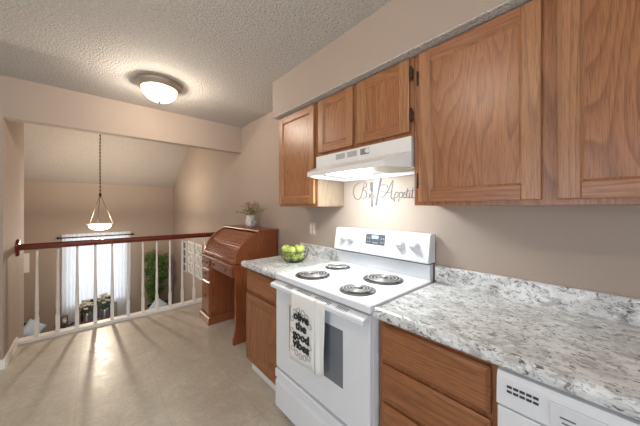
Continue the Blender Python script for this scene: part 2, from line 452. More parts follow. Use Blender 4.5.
# ------------------------------------------------------------------ cabinet builders
def door(parent, y0, y1, z0, z1, x0=1.25, mats=None, hinges=(), hy=None, th=0.02, st=0.056):
    """a framed door facing -x: stiles, rails, a moulded inner edge and a recessed panel"""
    V, H, ST = mats or (M['oak_v'], M['oak_h'], M['oak_s'])
    m = MB(); x1 = x0 + th
    for a, b in ((y0, y0 + st), (y1 - st, y1)): m.box(x0, x1, a, b, z0, z1, 0, 0.004, 2)
    for a, b in ((z0, z0 + st), (z1 - st, z1)): m.box(x0 + 0.0008, x1, y0 + st, y1 - st, a, b, 1, 0.0025, 1)
    # moulded inner lip, sloping from the frame down to the panel
    b = 0.008; i0, i1, k0, k1 = y0 + st, y1 - st, z0 + st, z1 - st
    o = [(x0 + 0.003, i0, k0), (x0 + 0.003, i1, k0), (x0 + 0.003, i1, k1), (x0 + 0.003, i0, k1)]
    n = [(x0 + 0.011, i0 + b, k0 + b), (x0 + 0.011, i1 - b, k0 + b), (x0 + 0.011, i1 - b, k1 - b), (x0 + 0.011, i0 + b, k1 - b)]
    m._add(o + n, [(0, 1, 5, 4), (1, 2, 6, 5), (2, 3, 7, 6), (3, 0, 4, 7)], 0)
    d = m.build('door', [ST, H], parent, recalc=False)
    p = MB().box(x0 + 0.011, x1 - 0.001, i0 + 0.001, i1 - 0.001, k0 + 0.001, k1 - 0.001)
    p.build('panel', V, d)
    for hz in hinges:
        h = MB(); yy = hy
        h.box(x0 + 0.004, x0 + 0.0215, yy - 0.006, yy + 0.006, hz - 0.022, hz + 0.022, bev=0.001)
        h.lathe([(0.0045, -0.032), (0.0045, 0.032)], (x0 + 0.004, yy, hz), 10)
        h.lathe([(0.001, -0.040), (0.006, -0.034), (0.006, -0.030)], (x0 + 0.004, yy, hz), 10)
        h.lathe([(0.006, 0.030), (0.006, 0.034), (0.001, 0.040)], (x0 + 0.004, yy, hz), 10)
        h.build('hinge', M['darkmetal'], d)
    return d
def drawer_front(parent, y0, y1, z0, z1, x0, mat, name='drawer'):
    m = MB(); b = 0.014
    m.box(x0 + 0.007, x0 + 0.02, y0, y1, z0, z1, 0, 0.003, 1)
    o = [(x0 + 0.0075, y0 + 0.004, z0 + 0.004), (x0 + 0.0075, y1 - 0.004, z0 + 0.004), (x0 + 0.0075, y1 - 0.004, z1 - 0.004), (x0 + 0.0075, y0 + 0.004, z1 - 0.004)]
    n = [(x0, y0 + b, z0 + b), (x0, y1 - b, z0 + b), (x0, y1 - b, z1 - b), (x0, y0 + b, z1 - b)]
    m._add(o + n, [(0, 1, 5, 4), (1, 2, 6, 5), (2, 3, 7, 6), (3, 0, 4, 7), (4, 5, 6, 7)], 0)
    return m.build(name, mat, parent)

GC = 'oak wall cabinets'
UB, UT = 1.372, 2.161
# left wall cabinet
c = empty('wall_cabinet', (1.41, 1.70, UB), 'narrow single-door oak wall cabinet left of the range hood, with pale side', 'cabinet', GC)
MB().box(1.272, W, 1.449, 1.966, UB, UT).build('body', M['oak_v'], c)
MB().box(1.276, W - 0.002, 1.4465, 1.4492, UB + 0.001, 1.735).build('side_panel', M['pale'], c)['label'] = 'pale unstained cabinet side lit by the hood lamp'
door(c, 1.475, 1.955, UB + 0.022, UT - 0.008, 1.252)
# cabinet over the hood
c = empty('wall_cabinet', (1.41, 1.06, 1.742), 'short oak wall cabinet with two small doors directly above range hood', 'cabinet', GC)
MB().box(1.272, W, 0.674, 1.4465, 1.742, UT).build('body', M['oak_v'], c)
door(c, 1.088, 1.425, 1.765, UT - 0.008, 1.252)
door(c, 0.694, 1.052, 1.765, UT - 0.008, 1.252, hinges=(1.85, 2.07), hy=0.683)
# big right cabinet
c = empty('wall_cabinet', (1.41, 0.14, UB), 'large oak wall cabinet with two tall doors above the right countertop', 'cabinet', GC)
MB().box(1.272, W, -0.395, 0.672, UB, UT).build('body', M['oak_v'], c)
door(c, 0.160, 0.640, UB + 0.020, UT - 0.008, 1.252, hinges=(1.50, 2.03), hy=0.648, st=0.06)
door(c, -0.37, 0.116, UB + 0.020, UT - 0.008, 1.252, st=0.06)

GB = 'oak base cabinets'
BM_ = (M['oakb_v'], M['oakb_h'], M['oakb_s'])
c = empty('base_cabinet', (1.26, 1.72, 0), 'oak base cabinet with one drawer over one door, left of the stove', 'cabinet', GB)
b_ = MB(); b_.box(0.972, W, 1.465, 2.0, 0.10, 0.872); b_.box(1.03, W, 1.468, 1.99, 0.0, 0.10); b_.build('body', M['oakb_v'], c)
drawer_front(c, 1.479, 1.985, 0.690, 0.852, 0.952, M['oakb_h'])
door(c, 1.479, 1.985, 0.125, 0.665, 0.952, BM_)
MB().box(1.012, 1.03, 1.465, 2.0, 0.0, 0.088, bev=0.004).build('toe_kick', M['trimw'], c)['label'] = 'white painted toe kick board'
c = empty('base_cabinet', (1.26, 0.455, 0), 'oak base cabinet with a stack of drawers, between stove and dishwasher', 'cabinet', GB)
b_ = MB(); b_.box(0.972, W, 0.228, 0.680, 0.10, 0.872); b_.box(1.03, W, 0.235, 0.675, 0.0, 0.10); b_.build('body', M['oakb_v'], c)
for z0, z1 in ((0.690, 0.846), (0.517, 0.672), (0.327, 0.499), (0.125, 0.309)):
    drawer_front(c, 0.246, 0.662, z0, z1, 0.952, M['oakb_h'])
MB().box(1.012, 1.03, 0.228, 0.680, 0.0, 0.088, bev=0.004).build('toe_kick', M['trimw'], c)['label'] = 'white painted toe kick board'

# ------------------------------------------------------------------ worktops
def worktop(y0, y1, label):
    t = empty('countertop', (1.24, (y0 + y1) / 2, 0.873), label, 'countertop', 'granite-look countertops')
    prof = [(W - 0.001, 0.873), (0.945, 0.873), (0.932, 0.875), (0.926, 0.884), (0.924, 0.896), (0.926, 0.907), (0.932, 0.916), (0.942, 0.920),
            (0.955, 0.9195), (0.975, 0.9155), (W - 0.001, 0.9145)]
    m = MB().prism(prof, 1, y0, y1); m.build('worktop', M['granite'], t)
    m = MB().prism([(W - 0.001, 0.9146), (1.537, 0.9146), (1.537, 1.008), (1.541, 1.014), (W - 0.001, 1.014)], 1, y0, y1)
    m.build('backsplash', M['granite'], t)
worktop(1.463, 2.02, 'short speckled white countertop with backsplash, left of the stove')
worktop(-0.45, 0.681, 'long speckled white countertop with backsplash, right of the stove')

# ------------------------------------------------------------------ stove
SY0, SY1 = 0.684, 1.460
yc = (SY0 + SY1) / 2
st = empty('electric_stove', (1.2, yc, 0), 'white electric coil stove standing between the two countertops', 'stove')
m = MB(); m.box(0.935, W - 0.02, SY0 + 0.004, SY1 - 0.004, 0.05, 0.892); m.box(0.97, W - 0.05, SY0 + 0.03, SY1 - 0.03, 0.0, 0.05)
m.build('body', M['enamel'], st)
m = MB().box(0.904, 1.50, SY0, SY1, 0.893, 0.929, bev=0.008, seg=3)
m.build('cooktop', M['enamel'], st)
# oven door, its sloped top trim doubles as the handle
m = MB().box(0.910, 0.935, SY0 + 0.006, SY1 - 0.006, 0.318, 0.865, bev=0.006)
od = m.build('oven_door', M['enamel'], st)
m = MB().prism([(0.932, 0.884), (0.906, 0.884), (0.870, 0.874), (0.866, 0.869), (0.866, 0.852), (0.872, 0.847), (0.885, 0.849), (0.885, 0.859), (0.912, 0.866), (0.932, 0.866)], 1, SY0 + 0.008, SY1 - 0.008)
hd = m.build('handle', M['enamel'], od)
for ya, n_ in ((1.309, 6), (1.196, 10), (1.035, 10), (0.870, 6)):
    for i in range(n_):
        y = ya - i * 0.0125
        MB()._add([(0.876, y, 0.8765), (0.876, y - 0.006, 0.8765), (0.903, y - 0.006, 0.8842), (0.903, y, 0.8842),
                (0.876, y, 0.875), (0.876, y - 0.006, 0.875), (0.903, y - 0.006, 0.882), (0.903, y, 0.882)],
               [(0, 1, 2, 3), (4, 7, 6, 5), (0, 4, 5, 1), (1, 5, 6, 2), (2, 6, 7, 3), (3, 7, 4, 0)]).build('vent_slot', M['slotg'], hd)
m = MB().box(0.9085, 0.9105, 0.850, 1.300, 0.480, 0.762)
m.box(0.9078, 0.909, 0.880, 1.270, 0.510, 0.732)
m.build('window', M['glassdark'], od)
m = MB().prism([(0.935, 0.058), (0.909, 0.058), (0.905, 0.062), (0.905, 0.218), (0.917, 0.240), (0.917, 0.246), (0.903, 0.256), (0.903, 0.296), (0.909, 0.304), (0.935, 0.304)], 1, SY0 + 0.006, SY1 - 0.006)
m.build('storage_drawer', M['enamel'], st)
# backguard
m = MB().prism([(1.500, 0.90), (1.492, 1.03), (1.54, 1.03), (1.54, 0.90)], 1, SY0 + 0.01, SY1 - 0.01)
m.build('backguard', M['enamel'], st)
m = MB().prism([(1.462, 1.032), (1.456, 1.040), (1.484, 1.196), (1.492, 1.204), (1.548, 1.204), (1.548, 1.032)], 1, SY0 + 0.002, SY1 - 0.002)
cp = m.build('control_panel', M['enamel'], st)
MB().box(1.470, 1.545, SY0 + 0.004, SY1 - 0.004, 1.0245, 1.0318).build('trim_strip', M['slot'], st)['label'] = 'dark line under the control panel'
tilt = math.atan2(0.028, 0.156)
def on_panel(u, v, w):  # u along y, v up the slope from its bottom edge, w out of the panel
    dirv = Vector((0.028, 0, 0.156)).normalized(); nor = Vector((-dirv.z, 0, dirv.x))
    return Vector((1.456, u, 1.040)) + dirv * v + nor * w
def panel_box(m, u0, u1, v0, v1, w0, w1, mi=0):
    vs = [on_panel(u, v, w) for u in (u0, u1) for v in (v0, v1) for w in (w0, w1)]
    m._add([tuple(v) for v in vs], [(0, 1, 3, 2), (4, 6, 7, 5), (0, 4, 5, 1), (2, 3, 7, 6), (0, 2, 6, 4), (1, 5, 7, 3)], mi)
m = MB(); panel_box(m, 0.990, 1.152, 0.066, 0.138, -0.002, 0.002); ds = m.build('clock_display', M['display'], cp)
m = MB(); panel_box(m, 1.045, 1.098, 0.108, 0.128, 0.0015, 0.003); m.build('time_digits', M['led'], ds)
m = MB()
for i in range(4):
    panel_box(m, 1.112 + 0.018 * (i % 2), 1.121 + 0.018 * (i % 2), 0.078 + 0.026 * (i // 2), 0.086 + 0.026 * (i // 2), 0.0015, 0.003)
    panel_box(m, 0.996 + 0.018 * (i % 2), 1.005 + 0.018 * (i % 2), 0.078 + 0.026 * (i // 2), 0.090 + 0.026 * (i // 2), 0.0015, 0.003)
panel_box(m, 1.045, 1.090, 0.074, 0.083, 0.0015, 0.003)
m.build('buttons', M['slotg'], ds)
m = MB()
for i in range(7): panel_box(m, 1.060 - i * 0.008 , 1.0645 - i * 0.008, 0.038, 0.045, -0.001, 0.001)
m.build('maker_mark', M['slotg'], cp)
for ky in (1.358, 1.283, 0.872, 0.777):
    m = MB(); m.lathe([(0.030, 0.0), (0.031, 0.006), (0.029, 0.010), (0.024, 0.026), (0.022, 0.030), (0.0, 0.031)], (0, 0, 0), 24)
    m.box(-0.005, 0.005, -0.024, 0.024, 0.022, 0.040, bev=0.002)
    R = Matrix.Rotation(-(PI / 2 - tilt), 4, 'Y')
    bmesh.ops.transform(m.bm, matrix=Matrix.Translation(on_panel(ky, 0.088, 0.0)) @ R, verts=m.bm.verts)
    kn = m.build('knob', M['enamel2'], cp)
    m = MB()
    for q in range(9):
        an = -0.7 * PI + q * 0.175 * PI
        u, v = ky + 0.038 * math.sin(an), 0.088 + 0.038 * math.cos(an)
        panel_box(m, u - 0.0012, u + 0.0012, v - 0.0012, v + 0.0012, -0.0005, 0.0006)
    m.build('dial_marks', M['slotg'], kn)
def burner(x, y, R):
    m = MB().lathe([(R + 0.006, 0.0), (R + 0.007, 0.0035), (R + 0.004, 0.005), (R - 0.002, 0.003), (R - 0.014, 0.001), (R * 0.3, 0.0008), (0.005, 0.0006)], (x, y, 0.9292), 48, cap=False)
    dbm = m.build('drip_bowl', M['chrome'], None)
    root = wloc(st); dbm.parent = st
    for v in dbm.data.vertices: v.co += dbm.location - root
    dbm.location = (0, 0, 0); dbm.name = 'burner'
    pts = []; turns = 4.0 if R > 0.1 else 3.5
    N = int(turns * 28)
    for i in range(N + 1):
        t = i / N; r = 0.022 + (R - 0.010 - 0.022) * t; a = t * turns * 2 * PI
        pts.append((x + r * math.cos(a), y + r * math.sin(a), 0.9395))
    MB().tube(pts, 0.0036, 8).build('coil', M['coil'], dbm)
    m = MB().lathe([(0.016, 0.0), (0.016, 0.006), (0.012, 0.009), (0.0, 0.009)], (x, y, 0.933), 20)
    for k in range(3):
        a = k * 2 * PI / 3 + 0.5
        m.tube([(x + 0.012 * math.cos(a), y + 0.012 * math.sin(a), 0.9325), (x + (R) * math.cos(a), y + (R) * math.sin(a), 0.9325)], 0.003, 6)
    m.build('coil_support', M['chrome'], dbm)
burner(1.058, 1.252, 0.104); burner(1.335, 1.298, 0.086); burner(1.310, 0.895, 0.112); burner(1.040, 0.868, 0.088)

# ------------------------------------------------------------------ range hood
hood = empty('range_hood', (1.33, 1.06, 1.575), 'white under-cabinet range hood with lit lamp above the stove', 'range hood')
ya, yb = 1.442, 0.680
lip = [(W - 0.002, ya), (1.252, ya), (1.110, ya - 0.068), (1.110, yb + 0.068), (1.252, yb), (W - 0.002, yb)]
boxr = [(W - 0.002, ya), (1.252, ya), (1.2515, ya - 0.004), (1.2515, yb + 0.004), (1.252, yb), (W - 0.002, yb)]
inn = [(W - 0.015, ya - 0.012), (1.252, ya - 0.016), (1.124, ya - 0.078), (1.124, yb + 0.078), (1.252, yb + 0.016), (W - 0.015, yb + 0.012)]
rings = [(inn, 1.603), (inn, 1.578), (lip, 1.577), (lip, 1.607), (boxr, 1.662), (boxr, 1.740)]
vs, fs = [], []
for r_, z_ in rings: vs += [(x, y, z_) for x, y in r_]
for k in range(len(rings) - 1):
    for i in range(6):
        j = (i + 1) % 6; fs.append((k * 6 + i, k * 6 + j, (k + 1) * 6 + j, (k + 1) * 6 + i))
fs.append(tuple(range(6))); fs.append(tuple(range(30, 36)))
MB()._add(vs, fs).build('shell', M['hoodw'], hood)
m = MB()
for i in range(2):
    for j in range(5):
        y0 = 1.235 - i * 0.105
        m.box(1.2502, 1.2525, y0 - 0.082, y0, 1.693 + j * 0.0072, 1.6965 + j * 0.0072)
m.build('vent_grille', M['slotg'], hood)
sw = MB().box(1.2495, 1.2525, 0.955, 1.020, 1.690, 1.728).build('switch_plate', M['slotg'], hood)
MB().lathe([(0.016, 0.0), (0.015, -0.008), (0.0, -0.009)], (1.2495, 0.965, 1.710), 20, axis=0).build('switch_knob', M['enamel2'], sw)
MB().box(1.14, 1.33, 0.98, 1.22, 1.580, 1.6028, bev=0.004).build('lamp_lens', M['hoodlens'], hood)['label'] = 'glowing lamp cover under the hood'
MB().box(1.20, 1.50, 0.76, 0.97, 1.594, 1.6028, bev=0.002).build('grease_filter', M['filter'], hood)

# ------------------------------------------------------------------ dish towel on the oven handle
tw = empty('dish_towel', (0.83, 1.06, 0.53), 'white printed dish towel hanging over the oven door handle', 'towel')
def cloth_strip(yA, yB, zb, xf, xb, th=0.004, zb2=None, wav=0.004, ph=0.0):
    m = MB(); ny, prof = 12, []
    zs = [0.0, 0.12, 0.25, 0.37, 0.5, 0.62, 0.75, 0.87, 1.0]
    vs, fs = [], []
    def P(u, k):
        y = yA + (yB - yA) * u
        zbb = zb + (zb2 - zb) * u if zb2 is not None else zb
        if k < len(zs):
            f = zs[k]; z = zbb + (0.870 - zbb) * f
            return (xf + wav * math.sin(u * 9 + ph + f * 2) * (1 - f) - 0.004 * (1 - f), y + 0.004 * math.sin(f * 5) * (1 - f), z)
        k -= len(zs)
        arc = [(xf + 0.001, 0.8735), (xf + 0.005, 0.8775), (0.871, 0.8795), (0.879, 0.8810)]
        if k < len(arc): return (arc[k][0], y, arc[k][1])
    K = len(zs) + 4
    grid = [[P(i / ny, k) for k in range(K)] for i in range(ny + 1)]
    for i in range(ny + 1): vs += grid[i]
    for i in range(ny):
        for k in range(K - 1): fs.append((i * K + k, (i + 1) * K + k, (i + 1) * K + k + 1, i * K + k + 1))
    m._add(vs, fs, 0, True)
    g = m.bm.faces[:]
    bmesh.ops.recalc_face_normals(m.bm, faces=g)
    r = bmesh.ops.solidify(m.bm, geom=g, thickness=th)
    return m
cs = cloth_strip(1.217, 1.004, 0.492, 0.858, 0.910, zb2=0.512, wav=0.002)
front = cs.build('front_panel', M['towel'], tw)
cs = cloth_strip(1.012, 0.934, 0.492, 0.864, 0.910, zb2=0.520, wav=0.005, ph=1.5)
cs.build('side_fold', M['towel'], tw)
def text_mesh(body, size, bold, parent, M4, mat, name, extr=0.0006, sx=1.0):
    cu = bpy.data.curves.new(name, 'FONT'); cu.body = body; cu.size = size; cu.offset = bold; cu.extrude = extr
    cu.align_x = 'CENTER'; cu.resolution_u = 4
    o = bpy.data.objects.new(name, cu); COL.objects.link(o)
    bpy.context.view_layer.update()
    me = bpy.data.meshes.new_from_object(o.evaluated_get(bpy.context.evaluated_depsgraph_get()))
    bpy.data.objects.remove(o)
    me.transform(M4 @ Matrix.Diagonal((sx, 1, 1, 1))); me.transform(Matrix.Translation(-wloc(parent)))
    me.materials.clear(); me.materials.append(mat)
    no = bpy.data.objects.new(name, me); COL.objects.link(no); no.parent = parent; return no
# text plane: local x -> -y, local y -> z, normal -> -x
def face_m(x, y, z): return Matrix(((0, 0, -1, x), (-1, 0, 0, y), (0, 1, 0, z), (0, 0, 0, 1)))
for i, wd in enumerate(('olive', 'the', 'good', 'vibes')):
    text_mesh(wd, 0.064, 0.0012, front, face_m(0.8505, 1.110, 0.738 - i * 0.052), M['ink'], 'printed_word', 0.0022, 1.10)
for k, (dy, dz) in enumerate([(0.052, 0.812), (0.02, 0.828), (-0.02, 0.826), (-0.052, 0.812), (0.078, 0.765), (-0.078, 0.77), (0.080, 0.70), (-0.078, 0.66), (0.07, 0.602), (0.036, 0.588), (0, 0.582), (-0.036, 0.588), (-0.07, 0.602)]):
    y = 1.110 + dy
    MB().tube([(0.8490, y + 0.014 * math.cos(a * PI / 8), dz - 0.034 + 0.014 * math.sin(a * PI / 8)) for a in range(16)], 0.0011, 5, closed=True).build('printed_olive', M['ink'], front)

# ------------------------------------------------------------------ dishwasher
dw = empty('dishwasher', (1.24, -0.06, 0), 'white dishwasher under the right countertop, vent slots on its panel', 'dishwasher')
MB().box(0.955, W - 0.02, -0.378, 0.223, 0.02, 0.868).build('body', M['enamel2'], dw)
MB().box(0.930, 0.955, -0.376, 0.222, 0.10, 0.757, bev=0.006).build('door', M['enamel2'], dw)
cp2 = MB().prism([(0.955, 0.762), (0.929, 0.762), (0.924, 0.768), (0.928, 0.848), (0.936, 0.862), (0.955, 0.864)], 1, -0.376, 0.222).build('control_panel', M['enamel2'], dw)
for r_ in range(2):
    for i in range(5):
        y1 = 0.196 - i * 0.0152
        MB().box(0.9235, 0.927, y1 - 0.0118, y1, 0.810 + r_ * 0.014, 0.816 + r_ * 0.014).build('vent_slot', M['slot'], cp2)
rp = MB().box(0.9225, 0.930, -0.345, 0.101, 0.772, 0.838, bev=0.002).build('button_strip', M['panelw'], cp2)
for i in range(6):
    y1 = 0.080 - i * 0.052
    MB().box(0.9208, 0.9226, y1 - 0.030, y1, 0.806, 0.809).build('button_mark', M['decal'], rp)
    MB().box(0.9208, 0.9226, y1 - 0.020, y1 - 0.004, 0.793, 0.796).build('button_mark', M['decal'], rp)

# ------------------------------------------------------------------ wall lettering with fork and knife
let = empty('wall_lettering', (W - 0.001, 1.09, 1.44), 'grey script Bon Appetit wall decal with fork and knife above stove', 'wall decal')
S = {
    'B':[(1.234,1.556),(1.243,1.513),(1.263,1.456),(1.29,1.427),(1.326,1.441),(1.342,1.482),(1.331,1.528),(1.295,1.552),(1.248,1.563),(1.215,1.549),(1.217,1.522),(1.251,1.503),(1.219,1.488),(1.212,1.457),(1.239,1.433),(1.268,1.442)],
    'o':[(1.193,1.474),(1.206,1.470),(1.212,1.452),(1.204,1.433),(1.190,1.434),(1.184,1.452),(1.190,1.471)],
    'n':[(1.179,1.469),(1.179,1.435),(1.172,1.461),(1.156,1.468),(1.148,1.453),(1.145,1.434),(1.132,1.441)],
    'A':[(1.09,1.436),(1.064,1.439),(1.025,1.482),(0.995,1.534),(0.981,1.549),(0.989,1.503),(0.999,1.437),(0.989,1.423),(0.975,1.433)],
    'bar':[(1.092,1.474),(1.064,1.48),(1.035,1.468),(0.985,1.475)],
    'loop':[(1.088,1.521),(1.058,1.528),(1.029,1.519),(1.025,1.5)],
    'p1':[(0.965,1.468),(0.975,1.403)],
    'p1b':[(0.967,1.458),(0.952,1.47),(0.942,1.454),(0.952,1.432),(0.971,1.433)],
    'p2':[(0.931,1.467),(0.94,1.403)],
    'p2b':[(0.933,1.457),(0.918,1.468),(0.908,1.452),(0.918,1.431),(0.936,1.431)],
    'e':[(0.905,1.444),(0.89,1.453),(0.895,1.465),(0.905,1.456),(0.905,1.436),(0.893,1.427),(0.881,1.435)],
    't1':[(0.872,1.491),(0.881,1.436),(0.872,1.426),(0.863,1.432)],
    'c1':[(0.886,1.472),(0.859,1.473)],
    'i':[(0.856,1.463),(0.861,1.434),(0.854,1.426),(0.845,1.434)],
    't2':[(0.835,1.493),(0.843,1.435),(0.835,1.425),(0.824,1.431)],
    'c2':[(0.85,1.471),(0.818,1.475)]}
words_ = {'script_word': ['B', 'o', 'n'], 'script_word_': ['A', 'bar', 'loop', 'p1', 'p1b', 'p2', 'p2b', 'e', 't1', 'c1', 'i', 't2', 'c2']}
for nm, keys in words_.items():
    m = MB()
    for k in keys:
        pts = catmull([(W - 0.0016, y, z) for y, z in S[k]], 5)
        n_ = len(pts); big = k in ('B', 'A')
        m.tube(pts, [((0.0028 if big else 0.0023) * (0.65 + 0.7 * abs(math.sin(PI * i / n_ * 2)))) for i in range(n_)], 5)
    m.build('script_word', M['decal'], let)
m = MB()  # fork: three tines, neck, widening handle
X0, X1 = W - 0.0045, W - 0.0005
for y in (1.174, 1.1665, 1.159, 1.1515):
    m.prism([(y + 0.0022, 1.500), (y + 0.0016, 1.552), (y - 0.0008, 1.552), (y - 0.0014, 1.500)], 0, X0, X1)
m.prism([(1.1762, 1.502), (1.1500, 1.502), (1.1515, 1.486), (1.1585, 1.476), (1.1585, 1.450), (1.1520, 1.385), (1.1540, 1.368), (1.1600, 1.364), (1.1660, 1.368), (1.1690, 1.385), (1.1645, 1.450), (1.1650, 1.476), (1.1735, 1.486)], 0, X0, X1)
m.build('fork', M['decal'], let)
m = MB().prism([(1.078, 1.582), (1.087, 1.572), (1.103, 1.515), (1.109, 1.486), (1.112, 1.470), (1.131, 1.385), (1.127, 1.377), (1.118, 1.380), (1.101, 1.468), (1.096, 1.480), (1.086, 1.520), (1.078, 1.560)], 0, X0, X1)
m.build('knife', M['decal'], let)

# ------------------------------------------------------------------ switch plate
sp = empty('light_switch', (W, 1.845, 1.10), 'beige wall switch plate with two slim toggles above left countertop', 'light switch')
pl_ = MB().box(W - 0.006, W, 1.800, 1.890, 1.100, 1.222, bev=0.003).build('plate', M['plate'], sp)
for y in (1.823, 1.867):
    MB().box(W - 0.010, W - 0.005, y - 0.009, y + 0.009, 1.118, 1.204, bev=0.002).build('rocker', M['toggle'], sp)

# ------------------------------------------------------------------ apple bowl
BX, BY, BZ = 1.245, 1.715, 0.9152
wb = empty('wire_bowl', (BX, BY, BZ), 'open dark wire bowl of green apples on the left countertop', 'bowl')
prof_b = [(0.050, 0.003), (0.072, 0.012), (0.100, 0.038), (0.116, 0.066), (0.126, 0.100)]
m = MB()
for r_, h_ in prof_b: m.tube([(BX + r_ * math.cos(a * PI / 18), BY + r_ * math.sin(a * PI / 18), BZ + h_) for a in range(36)], 0.0019 if h_ < 0.09 else 0.0030, 6, closed=True)
for k in range(18):
    a = k * PI / 9
    for tw_ in (-0.10, 0.10):
        m.tube([(BX + r_ * math.cos(a + tw_ * i), BY + r_ * math.sin(a + tw_ * i), BZ + h_) for i, (r_, h_) in enumerate(prof_b)], 0.0017, 5)
m.build('wire_mesh', M['brass_wire'], wb)
MB().lathe([(0.0, 0.0), (0.050, 0.0), (0.050, 0.003), (0.0, 0.003)], (BX, BY, BZ), 28).build('base', M['brass_wire'], wb)
def apple(x, y, z, r, label, tilt=(0, 0)):
    root = empty('green_apple', (x, y, z), label, 'apple', 'green apples in the wire bowl')
    prof = []
    for i in range(17):
        t = PI * i / 16; rr = r * math.sin(t) * (1 + 0.06 * math.cos(t)); h = -r * 0.92 * math.cos(t)
        if t > 2.2: h -= r * 0.30 * ((t - 2.2) / (PI - 2.2)) ** 2
        if t < 0.6: h += r * 0.12 * (1 - t / 0.6) ** 2
        prof.append((max(rr, 0.0005), h + r * 0.8))
    MB().lathe(prof, (x, y, z), 24).build('body', M['apple'], root)
    MB().tube([(x, y, z + r * 1.36), (x + 0.002, y, z + r * 1.6), (x + 0.006, y + 0.002, z + r * 1.85)], 0.0014, 6).build('stem', M['stem'], root)
    root.rotation_euler = (tilt[0], tilt[1], 0)
R_ = 0.041
for a, nm in ((0.5, 'at its wall side'), (1.75, 'at its desk side'), (3.0, 'seen through the wires, farther left'), (4.25, 'seen through the wires, farther right'), (5.45, 'at its stove side')):
    apple(BX + 0.053 * math.cos(a), BY + 0.053 * math.sin(a), BZ + 0.022, 0.030, 'green apple low in the wire bowl, ' + nm)
apple(BX - 0.036, BY + 0.056, BZ + 0.072, R_, 'leftmost green apple on top of the wire bowl, with dark hollow', (0.3, -0.3))
apple(BX + 0.056, BY + 0.024, BZ + 0.074, R_ - 0.002, 'green apple at the top back of the wire bowl, next to the wall', (0, 0.3))
apple(BX - 0.036, BY - 0.030, BZ + 0.074, R_ - 0.003, 'green apple at the top centre of the wire bowl', (0, -0.5))
apple(BX + 0.036, BY - 0.056, BZ + 0.078, R_ - 0.002, 'rightmost green apple on top of the wire bowl', (-0.4, -0.2))

# ------------------------------------------------------------------ roll-top desk
DY0, DY1 = 2.43, 3.37
dk = empty('rolltop_desk', (1.29, 2.91, 0), 'oak roll-top desk with ribbed cover against the right wall', 'desk')
xb_ = W - 0.016
# near side panel: lower leg with shaped foot, upper curved cheek
def cheek(y0, y1, pr):
    arc = [(1.050, 0.800), (1.052, 0.835), (1.066, 0.885), (1.094, 0.940), (1.135, 0.995), (1.190, 1.048), (1.250, 1.087), (1.310, 1.108)]
    MB().prism([(xb_, 0.793), (xb_, 1.108)] + arc[::-1], 1, y0, y1, bev=0.003).build('side_cheek', M['desk_v'], pr)
foot = [(xb_, 0.0), (1.035, 0.0), (1.035, 0.055), (1.055, 0.10), (1.062, 0.16), (1.062, 0.66), (1.045, 0.69), (1.045, 0.768), (xb_, 0.768)]
MB().prism(foot, 1, DY0 + 0.01, DY0 + 0.036, bev=0.003).build('side_panel', M['desk_v'], dk)
cheek(DY0 + 0.01, DY0 + 0.036, dk); cheek(DY1 - 0.036, DY1 - 0.01, dk)
MB().box(1.010, xb_, DY0 - 0.005, DY1 + 0.005, 0.768, 0.793, bev=0.005).build('desktop', M['desk_h'], dk)
# tambour
m = MB(); A = catmull([(1.070, 0.800, 0), (1.074, 0.845, 0), (1.094, 0.900, 0), (1.130, 0.958, 0), (1.185, 1.016, 0), (1.250, 1.060, 0), (1.312, 1.090, 0)], 6)
L = [0]
for i in range(1, len(A)): L.append(L[-1] + (A[i] - A[i - 1]).length)
def atL(s_):
    for i in range(1, len(A)):
        if L[i] >= s_: f = (s_ - L[i - 1]) / (L[i] - L[i - 1]); return A[i - 1].lerp(A[i], f)
    return A[-1]
ns = 15; step = L[-1] / ns
for i in range(ns):
    p, q = atL(i * step), atL((i + 1) * step - 0.001); d_ = (q - p).normalized(); nr = Vector((-d_.y, d_.x, 0))
    mid = (p + q) / 2
    quad = [p - nr * 0.004, p + nr * 0.003, mid + nr * 0.0075, q + nr * 0.003, q - nr * 0.004]
    m.prism([(v.x, v.y) for v in quad], 1, DY0 + 0.036, DY1 - 0.036)
m.build('tambour_cover', M['desk_h'], dk)
MB().box(1.048, 1.070, DY0 + 0.038, DY1 - 0.038, 0.797, 0.835, bev=0.004).build('lift_rail', M['desk_h'], dk)
MB().box(1.300, xb_ + 0.004, DY0 - 0.008, DY1 + 0.008, 1.108, 1.126, bev=0.004).build('top_shelf', M['desk_h'], dk)
MB().box(xb_ - 0.012, xb_, DY0 + 0.04, DY1 - 0.04, 0.10, 1.10).build('back_panel', M['desk_v'], dk)
